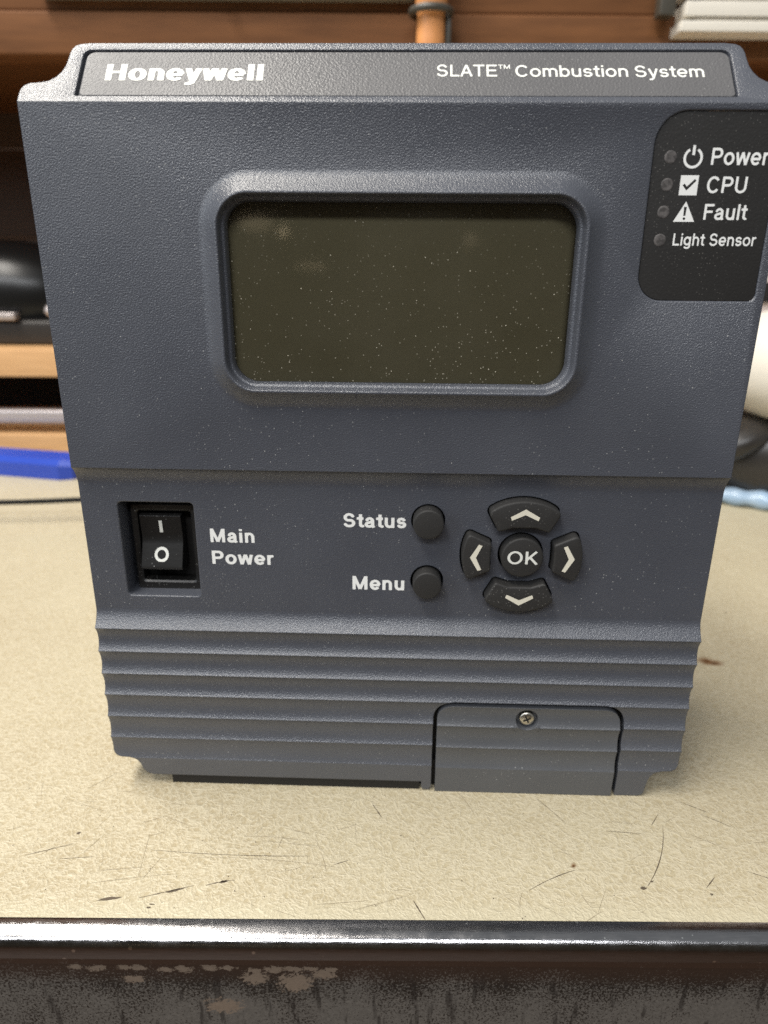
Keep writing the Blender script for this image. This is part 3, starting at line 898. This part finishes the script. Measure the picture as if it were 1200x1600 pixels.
# display
def build_display():
    lp = rrect(.05, 127.6, 36.2, 18.7, 5.4, 12)
    bm = bmesh.new()
    loops_mesh(bm, [flat(lp, 1.45), flat(lp, 1.15)], cap=True)
    o = finish('display_window', bm, M['glass'], unit, smooth=False, front=(0, -1, 0), label='clear dusty window over the display')
    bm = bmesh.new()
    fill(bm, rrect(.05, 127.6, 37.5, 20, 3, 6), [], face(3.1))
    finish('display_panel', bm, M['lcd'], o, smooth=False, front=(0, -1, 0), label='dark olive unlit display')
    bm = bmesh.new()
    loops_mesh(bm, [flat(rrect(.05, 127.6, 35.62, 18.12, 5.0, 12), 1.46), flat(rrect(.05, 127.6, 36.0, 18.5, 5.2, 12), 3.08)])
    finish('window_seal', bm, M['housing'], o, angle=40)
build_display()

# indicator panel
def build_panel():
    bm = bmesh.new()
    lp = inset(rrect(61.1, 144.7, 12.45, 17.7, (5.4, 1.8, 1.8, 6.2), 10), .42)
    loops_mesh(bm, [flat(lp, .75), flat(lp, .42), flat(inset(lp, .05), .38)], cap=True)
    o = finish('indicator_panel', bm, M['label'], unit, smooth=False, front=(0, -1, 0), label='matt black panel with four status lights')
    f = face(.34)
    for z in (154.1, 149.2, 144.2, 139.0):
        bm = bmesh.new()
        loops_mesh(bm, [flat(circle(52.4, z, 1.2, 32), .375), flat(circle(52.4, z, 1.15, 32), .32), flat(circle(52.4, z, .95, 32), .28)], cap=True)
        finish('indicator_light', bm, M['led'], o, smooth=False, front=(0, -1, 0))
    # power symbol: broken ring and bar
    cx, cz, r = 56.75, 153.95, 1.62
    ring = [(cx + (r + .24) * math.cos(a), cz + (r + .24) * math.sin(a)) for a in np.linspace(math.radians(118), math.radians(422), 40)]
    ring += [(cx + (r - .24) * math.cos(a), cz + (r - .24) * math.sin(a)) for a in np.linspace(math.radians(422), math.radians(118), 40)]
    bar = [(cx - .26, cz + .5), (cx + .26, cz + .5), (cx + .26, cz + 2.25), (cx - .26, cz + 2.25)]
    shape('power_symbol', [(ring, []), (bar, [])], f, o, M['white'])
    cx, cz = 56.65, 149.1
    sq = [(cx - 1.75, cz - 1.8), (cx + 1.75, cz - 1.8), (cx + 1.75, cz + 1.8), (cx - 1.75, cz + 1.8)]
    tick = [(-1.2, .0), (-.85, .33), (-.35, -.22), (1.05, 1.15), (1.38, .82), (-.35, -.95)]
    shape('tick_box_symbol', [(sq, [[(cx + x, cz + z) for x, z in tick]])], f, o, M['white'])
    cx, cz = 56.6, 142.45
    tri = [(cx - 2.1, cz), (cx + 2.1, cz), (cx, cz + 3.75)]
    mark = [(cx - .2, cz + 1.1), (cx + .2, cz + 1.1), (cx + .27, cz + 2.75), (cx - .27, cz + 2.75)]
    shape('warning_symbol', [(tri, [mark, circle(cx, cz + .58, .26, 14)])], f, o, M['white'])
    text('Power', 60.2, 71.1, 152.75, 155.75, f, o, M['white'], a=.060, b=.055)
    text('CPU', 60.2, 68.0, 147.75, 150.7, f, o, M['white'], a=.060, b=.055)
    text('Fault', 60.3, 68.75, 142.85, 145.75, f, o, M['white'], a=.060, b=.055)
    text('Light Sensor', 54.95, 71.4, 138.0, 140.3, f, o, M['white'], a=.056, b=.055)
build_panel()

# rocker switch
def build_switch():
    bm = bmesh.new()
    # black bezel standing in the bay: outer frame, sunk well
    bx, bz = -56.9, 67.2
    fo = rrect(bx, bz, 8.3, 11.6, .8, 4); fi = rrect(bx - .1, bz + .2, 6.6, 9.3, .6, 4)
    loops_mesh(bm, [flat(fo, 10.6), flat(fo, 6.6), flat(inset(fo, .4), 6.2), flat(inset(fi, -.5), 6.4), flat(fi, 6.8), flat(fi, 10.4)])
    o = finish('power_switch', bm, M['black'], unit, angle=25, front=(0, -1, 0), label='black rocker switch in a square bay')
    bm = bmesh.new()
    fb = rrect(-57.25, 68.1, 9.3, 12.5, 1.3, 6)
    fill(bm, inset(fb, .3), [], face(10.7))
    finish('bay_floor', bm, M['housing'], o, smooth=False)
    # rocker: upper half pressed in, lower half standing out
    bm = bmesh.new()
    zt, zm, zl = 75.6, 69.2, 61.9
    pr = [(zt, 9.8), (zt, 6.7), (zt - .2, 6.45), (zm + 1.2, 7.0), (zm, 6.95), (zm - 1.2, 6.65), (zl + 1.1, 4.5), (zl + .45, 4.35), (zl, 4.7), (zl, 9.8)]
    xl, xr = -63.1, -52.9
    L_ = [bm.verts.new((xl * MM, y * MM, z * MM)) for z, y in pr]; Rr = [bm.verts.new((xr * MM, y * MM, z * MM)) for z, y in pr]
    for i in range(len(pr) - 1): bm.faces.new((L_[i], L_[i + 1], Rr[i + 1], Rr[i]))
    bm.faces.new(L_); bm.faces.new(list(reversed(Rr)))
    finish('rocker', bm, M['black'], o, angle=40)
    shape('on_mark', [([(-58.45, 71.0), (-57.65, 71.0), (-57.65, 74.2), (-58.45, 74.2)], [])], lambda x, z: (x * MM, (6.38 + (75.4 - z) * .1) * MM, z * MM), o, M['white_bright'])
    shape('off_mark', [(circle(-58.15, 65.55, 1.78, 40), [circle(-58.15, 65.55, 1.08, 30)])], lambda x, z: (x * MM, (6.58 + (z - 68.0) * .413) * MM, z * MM), o, M['white_bright'])
build_switch()

# keys
def puck(name, loop, y0, y1, rnd, material, label=None):
    bm = bmesh.new()
    lps = [flat(loop, y0), flat(loop, y1 + rnd)]
    for k in range(1, 5):
        a = k / 4 * PI / 2
        lps.append(flat(inset(loop, rnd * (1 - math.cos(a))), y1 + rnd * (1 - math.sin(a))))
    rw = loops_mesh(bm, lps)
    fill(bm, inset(loop, rnd), [], face(y1))
    bmesh.ops.remove_doubles(bm, verts=bm.verts, dist=1e-6)
    return finish(name, bm, material, unit, angle=50, front=(0, -1, 0), label=label)
puck('round_button', circle(7.5, 77.1, 3.6), 4, -1.0, .35, M['rubber'], 'upper plain round button')
puck('round_button', circle(7.6, 61.5, 3.45), 4, -1.0, .35, M['rubber'], 'lower plain round button')
okb = puck('round_button', circle(29.75, 69.05, 4.95), 4, -.45, .4, M['rubber'], 'large round button marked OK')
text('OK', 26.3, 33.35, 67.5, 70.75, face(-.53), okb, M['white_bright'], a=.060, b=.054)
chev = [(-3.35, -1.0), (-3.05, -1.85), (0, -.15 - .3), (3.05, -1.85), (3.35, -1.0), (0, .95)]
for k, (lp, nm) in enumerate(zip(KEYS, ('up', 'left', 'down', 'right'))):
    b = puck('arrow_button', lp, 4, -.75, .45, M['rubber'], nm + ' arrow key')
    c, s = math.cos(k * PI / 2), math.sin(k * PI / 2)
    rad = 11.3
    pts = [(KC[0] + x * c - (y + rad) * s, KC[1] + x * s + (y + rad) * c) for x, y in chev]
    shape('arrow_symbol', [(pts, [])], face(-.83), b, M['cream_print'])

# printing on the cover
fc = face(2.26)
text('Main', -44.75, -33.95, 70.5, 74.0, fc, cover, M['white'], a=.074, b=.066)
text('Power', -44.75, -29.9, 64.8, 68.3, fc, cover, M['white'], a=.074, b=.066)
text('Status', -12.6, 2.3, 75.0, 78.5, fc, cover, M['white'], a=.074, b=.066)
text('Menu', -10.6, 2.2, 58.7, 62.3, fc, cover, M['white'], a=.074, b=.066)

# ------------------------------------------------------------------ things behind
ROT = Matrix.Rotation(TY, 4, 'Z')
rack = thing('wooden_rack', 'stained wooden shelf rack with plywood boards standing at the back of the worktop', 'shelf rack', (0, .335, 0), TY)
def rbox(name, m, x0, x1, y0, y1, z0, z1, bev=.001, label=None):
    bm = bmesh.new(); box(bm, x0, x1, y0, y1, z0, z1, bev)
    return finish(name, bm, m, rack, angle=40, label=label)
rbox('shelf_board', M['ply'], -.70, .70, 0, .26, .0003, .0165, label='lowest plywood board')
rbox('metal_rail', M['strip'], -.70, .70, .002, .010, .0235, .0335, .002)
rbox('shelf_board', M['ply'], -.70, .70, 0, .26, .057, .0755, label='upper plywood board')
rbox('gap_shade_sheet', M['void'], -.70, .70, .10, .104, .0166, .0568, 0)  # black sheet standing in for the shade in the gap between the boards
rbox('back_board', M['darkwood'], -.70, .70, .262, .272, .0003, .152, .001)
rbox('back_board', M['darkwood'], -.70, .70, .262, .272, .1535, .232, .001)
rbox('back_board', M['darkwood'], -.70, .70, .262, .272, .2335, .33, .001)
rbox('side_board', M['darkwood'], -.715, -.7005, 0, .272, .0003, .42)
rbox('side_board', M['darkwood'], .7005, .715, 0, .272, .0003, .42)
rbox('top_rail', M['wood'], -.70, .70, -.004, .016, .248, .2705, .0015, label='lower brown front rail')
rbox('top_rail', M['wood'], -.70, .70, -.001, .016, .271, .330, .0015, label='upper brown front rail')
rbox('top_shelf', M['wood'], -.70, .70, .0165, .26, .262, .274, .001)
# cabinet wall above and behind
bm = bmesh.new(); box(bm, -2.2, 2.2, .76, .78, -.6, 1.6)
w = finish('wall', bm, M['darkwood'], None, smooth=False); w['kind'] = 'structure'
bm = bmesh.new(); box(bm, -3, 3, -3, 3, -.80, -.78)
w = finish('floor', bm, M['darkwood'], None, smooth=False); w['kind'] = 'structure'

bm = bmesh.new(); box(bm, -3, 3, -2.96, -2.94, -.78, 1.9)
w = finish('wall', bm, simple('far_wall', (.10, .085, .06), (.20, .17, .12), .8, 1.2), None, smooth=False); w['kind'] = 'structure'
def glow(name, col, power):
    m, N, L, P = mat(name)
    P.inputs['Emission Color'].default_value = (*col, 1); P.inputs['Emission Strength'].default_value = power
    P.inputs['Base Color'].default_value = (.3, .25, .2, 1)
    return m
# lit things on the far side of the room, mirrored faintly in the display window
for nm, x, z, rx, rz, pw, lb in (('wall_lamp', -.437, .227, .019, .019, 3.2, 'small warm round lamp mirrored at the upper left of the display'),
                              ('wall_lamp', -.535, .252, .060, .026, 1.1, 'dim oblong warm lamp mirrored at the far upper left of the display'),
                              ('wall_lamp', .221, .204, .024, .024, .9, 'dim round lamp mirrored at the upper right of the display'),
                              ('wall_lamp', -.345, .112, .060, .010, 1.3, 'thin warm light strip mirrored left of centre in the display')):
    bm = bmesh.new()
    bmesh.ops.create_uvsphere(bm, u_segments=20, v_segments=12, radius=1)
    bmesh.ops.scale(bm, vec=(rx, .012, rz), verts=bm.verts)
    o = finish(nm, bm, glow('warm_glow', (1, .78, .48), pw), None, angle=80)
    o.location = (x, -2.5, z); o['label'] = lb; o['category'] = 'lamp'; o['group'] = 'small lamps across the room'
def at(o, x, y, z=0, rz=0):
    o.location = (x, y, z); o.rotation_euler = (0, 0, rz); return o
def tagged(o, label, cat, group=None):
    o['label'] = label; o['category'] = cat
    if group: o['group'] = group
    return o

# grey bar hanging on the top rail
t = thing('grey_bar', 'narrow grey bar fixed along the brown rail above the left of the controller', 'bar', (-.105, .320, .2762), TY)
bm = bmesh.new(); box(bm, -.108, .108, 0, .012, 0, .014, .002); finish('bar_body', bm, M['grey'], t)
bm = bmesh.new()
loops_mesh(bm, [[(x, -.002, z + .002) for x, z in circle(0, 0, .0035, 16)], [(x, .001, z + .002) for x, z in circle(0, 0, .0035, 16)]], cap=False)
finish('bar_screw', bm, M['screw'], t)
# orange handle in a dark clip
def handle():
    t = thing('hand_tool', 'orange wooden tool handle held upright in a dark ring clip behind the controller top', 'tool', (.0125, .318, .236))
    bm = bmesh.new()
    lps = []
    for z, r in ((0, .0065), (.002, .0078), (.018, .0082), (.030, .0078), (.034, .0090), (.060, .0096), (.085, .0080)):
        lps.append([(r * math.cos(2 * PI * i / 24), r * math.sin(2 * PI * i / 24), z) for i in range(24)])
    loops_mesh(bm, lps, cap=True); finish('grip', bm, M['orange'], t, angle=50)
    bm = bmesh.new()
    n = 28; R, r = .0115, .0016
    rows = []
    for i in range(n):
        a = 2 * PI * i / n
        rows.append([(math.cos(a) * (R + r * math.cos(2 * PI * k / 8)), math.sin(a) * (R + r * math.cos(2 * PI * k / 8)), .031 + r * 1.3 * math.sin(2 * PI * k / 8)) for k in range(8)])
    loops_mesh(bm, rows + [rows[0]])
    box(bm, .0085, .0115, -.003, .012, .014, .032, .0008)
    finish('clip', bm, M['clip'], t, angle=50)
handle()
# papers at upper right
t = thing('paper_stack', 'stack of off-white papers lying on the rail at the upper right', 'papers', (.218, .322, .2585), TY)
for k, (z0, z1, dx, m) in enumerate(((0, .0055, 0, 'paper'), (.0057, .0072, .009, 'paperline'), (.0074, .0150, .002, 'paper'), (.0152, .0178, .012, 'paperline'), (.018, .034, .001, 'paper'))):
    bm = bmesh.new(); box(bm, -.064 + dx, .10, 0 + dx * .1, .05, z0, z1, .0006); finish('sheet_bundle', bm, M[m], t, angle=40)
t = thing('brown_block', 'small olive brown block beside the papers at the top of the picture', 'block', (.1465, .322, .267), TY)
bm = bmesh.new(); box(bm, -.0045, .0045, 0, .01, 0, .03, .001); finish('block_body', bm, M['clip'], t)

# glossy black item on the upper board, left
def lump(name, m, parent, rx, ry, rz, cz, sq=1.0, n=28):
    bm = bmesh.new()
    lps = []
    for j in range(13):
        ph = -PI / 2 + PI * j / 12
        c_, s_ = abs(math.cos(ph)) ** sq, math.sin(ph)
        lps.append([(rx * c_ * math.cos(2 * PI * i / n), ry * c_ * math.sin(2 * PI * i / n), cz + rz * s_) for i in range(n)])
    loops_mesh(bm, lps)
    bmesh.ops.remove_doubles(bm, verts=bm.verts, dist=1e-6)
    return finish(name, bm, m, parent, angle=70)
t = thing('black_case', 'glossy black rounded case lying on the upper plywood board at the left', 'case', (-.300, .378, .0758), TY)
bm = bmesh.new(); box(bm, -.10, .075, -.028, .06, 0, .017, .004); finish('base', bm, M['gloss2'], t)
o = lump('shell', M['gloss'], t, .085, .045, .042, .030, .8); o.location = (-.012, .018, 0)
bm = bmesh.new(); box(bm, -.10, .028, -.034, -.026, .0175, .0225, .0015); finish('chrome_trim', bm, M['strip'], t)
o = lump('glass_bead', M['strip'], t, .0042, .0042, .0042, .024, 1); o.location = (.052, -.030, 0)

# blue case on the table
def blue():
    t = thing('blue_bar', 'bright blue plastic bar lying on the table left behind the controller', 'plastic bar', (-.2195, .272, .0002), math.radians(-11))
    bm = bmesh.new()
    prof = [(0, 0), (0, .0095), (.0035, .0128), (.017, .0140), (.022, .0115), (.024, 0)]
    L0 = -.10
    a = [bm.verts.new((L0, y, z)) for y, z in prof]; b = [bm.verts.new((0 + y * .25, y, z)) for y, z in prof]
    c = [bm.verts.new((.0075 + y * .25, .004 + y * .72, z * .88)) for y, z in prof]
    for p, q in ((a, b), (b, c)):
        for i in range(len(prof)):
            j = (i + 1) % len(prof); bm.faces.new((p[i], p[j], q[j], q[i]))
    bm.faces.new(a); bm.faces.new(c)
    finish('bar_body', bm, M['blue'], t, angle=15)
blue()

def tube(name, pts, r, m, parent=None, n=10):
    cu = bpy.data.curves.new(name, 'CURVE'); cu.dimensions = '3D'
    sp = cu.splines.new('NURBS'); sp.points.add(len(pts) - 1)
    for p, q in zip(sp.points, pts): p.co = (*q, 1)
    sp.use_endpoint_u = True; sp.order_u = 4; cu.bevel_depth = r; cu.bevel_resolution = 3; cu.resolution_u = 12
    tmp = bpy.data.objects.new(name, cu); COL.objects.link(tmp)
    dg = bpy.context.evaluated_depsgraph_get()
    me = bpy.data.meshes.new_from_object(tmp.evaluated_get(dg)); me.name = name
    bpy.data.objects.remove(tmp); me.materials.clear(); me.materials.append(m)
    for p in me.polygons: p.use_smooth = True
    o = bpy.data.objects.new(name, me); link(o, parent)
    return o
cb = tube('cable', [(-.42, .21, .0075), (-.30, .192, .0100), (-.225, .1955, .0108), (-.19, .1995, .0110), (-.13, .21, .012), (-.08, .22, .010), (-.04, .24, .0015), (.0, .26, .0015)], .0014, M['cable'])
tagged(cb, 'thin black cable looping over the table at the left edge', 'cable')

# right-hand things
t = thing('cream_pouch', 'rounded cream coloured pouch resting behind the controller at the right edge', 'pouch', (.232, .262, .0), 0)  # cream pouch, simplified to a rounded lump
o = lump('pouch_body', M['cream'], t, .047, .05, .032, .080, .7); 
bm = bmesh.new(); box(bm, -.030, .05, .0, .06, 0, .052, .006); finish('pouch_foot', bm, M['gloss2'], t)
t = thing('pale_box', 'pale box mostly hidden behind the right edge of the controller', 'box', (.238, .31, .0), 0)
bm = bmesh.new(); box(bm, -.034, .06, 0, .03, .0, .19, .003); finish('box_body', bm, simple('pink_card', (.60, .50, .46), (.70, .60, .55), .6), t)
bm = bmesh.new(); box(bm, -.0345, .06, -.004, -.0002, .112, .124, .001); finish('dark_band', bm, M['void'], t)
t = thing('black_handset', 'black rounded handset lying on the table behind the right edge of the controller', 'handset', (.232, .262, .0008), 0)  # black handset, simplified to rounded lumps
o = lump('shell', M['gloss2'], t, .046, .028, .026, .024, .6)
o = lump('side_grip', M['gloss2'], t, .024, .018, .010, .040, .7); o.location = (-.020, -.006, 0); o.rotation_euler = (0, -.45, 0)
def film():
    bm = bmesh.new()
    n = 60; rows = []
    for i in range(n + 1):
        u = i / n; x = .165 + .12 * u; y = .262 - .47 * (x - .165)
        r = .0048 * (1 + .16 * math.sin(u * 55) + .08 * math.sin(u * 23))
        rows.append([(x, y + r * 1.3 * math.cos(2 * PI * k / 12), .0050 + r * math.sin(2 * PI * k / 12)) for k in range(12)])
    loops_mesh(bm, rows)
    o = finish('film_roll', bm, M['film'], None, angle=60)
    tagged(o, 'crinkled pale blue plastic film roll lying on the table at the right', 'film roll')
film()
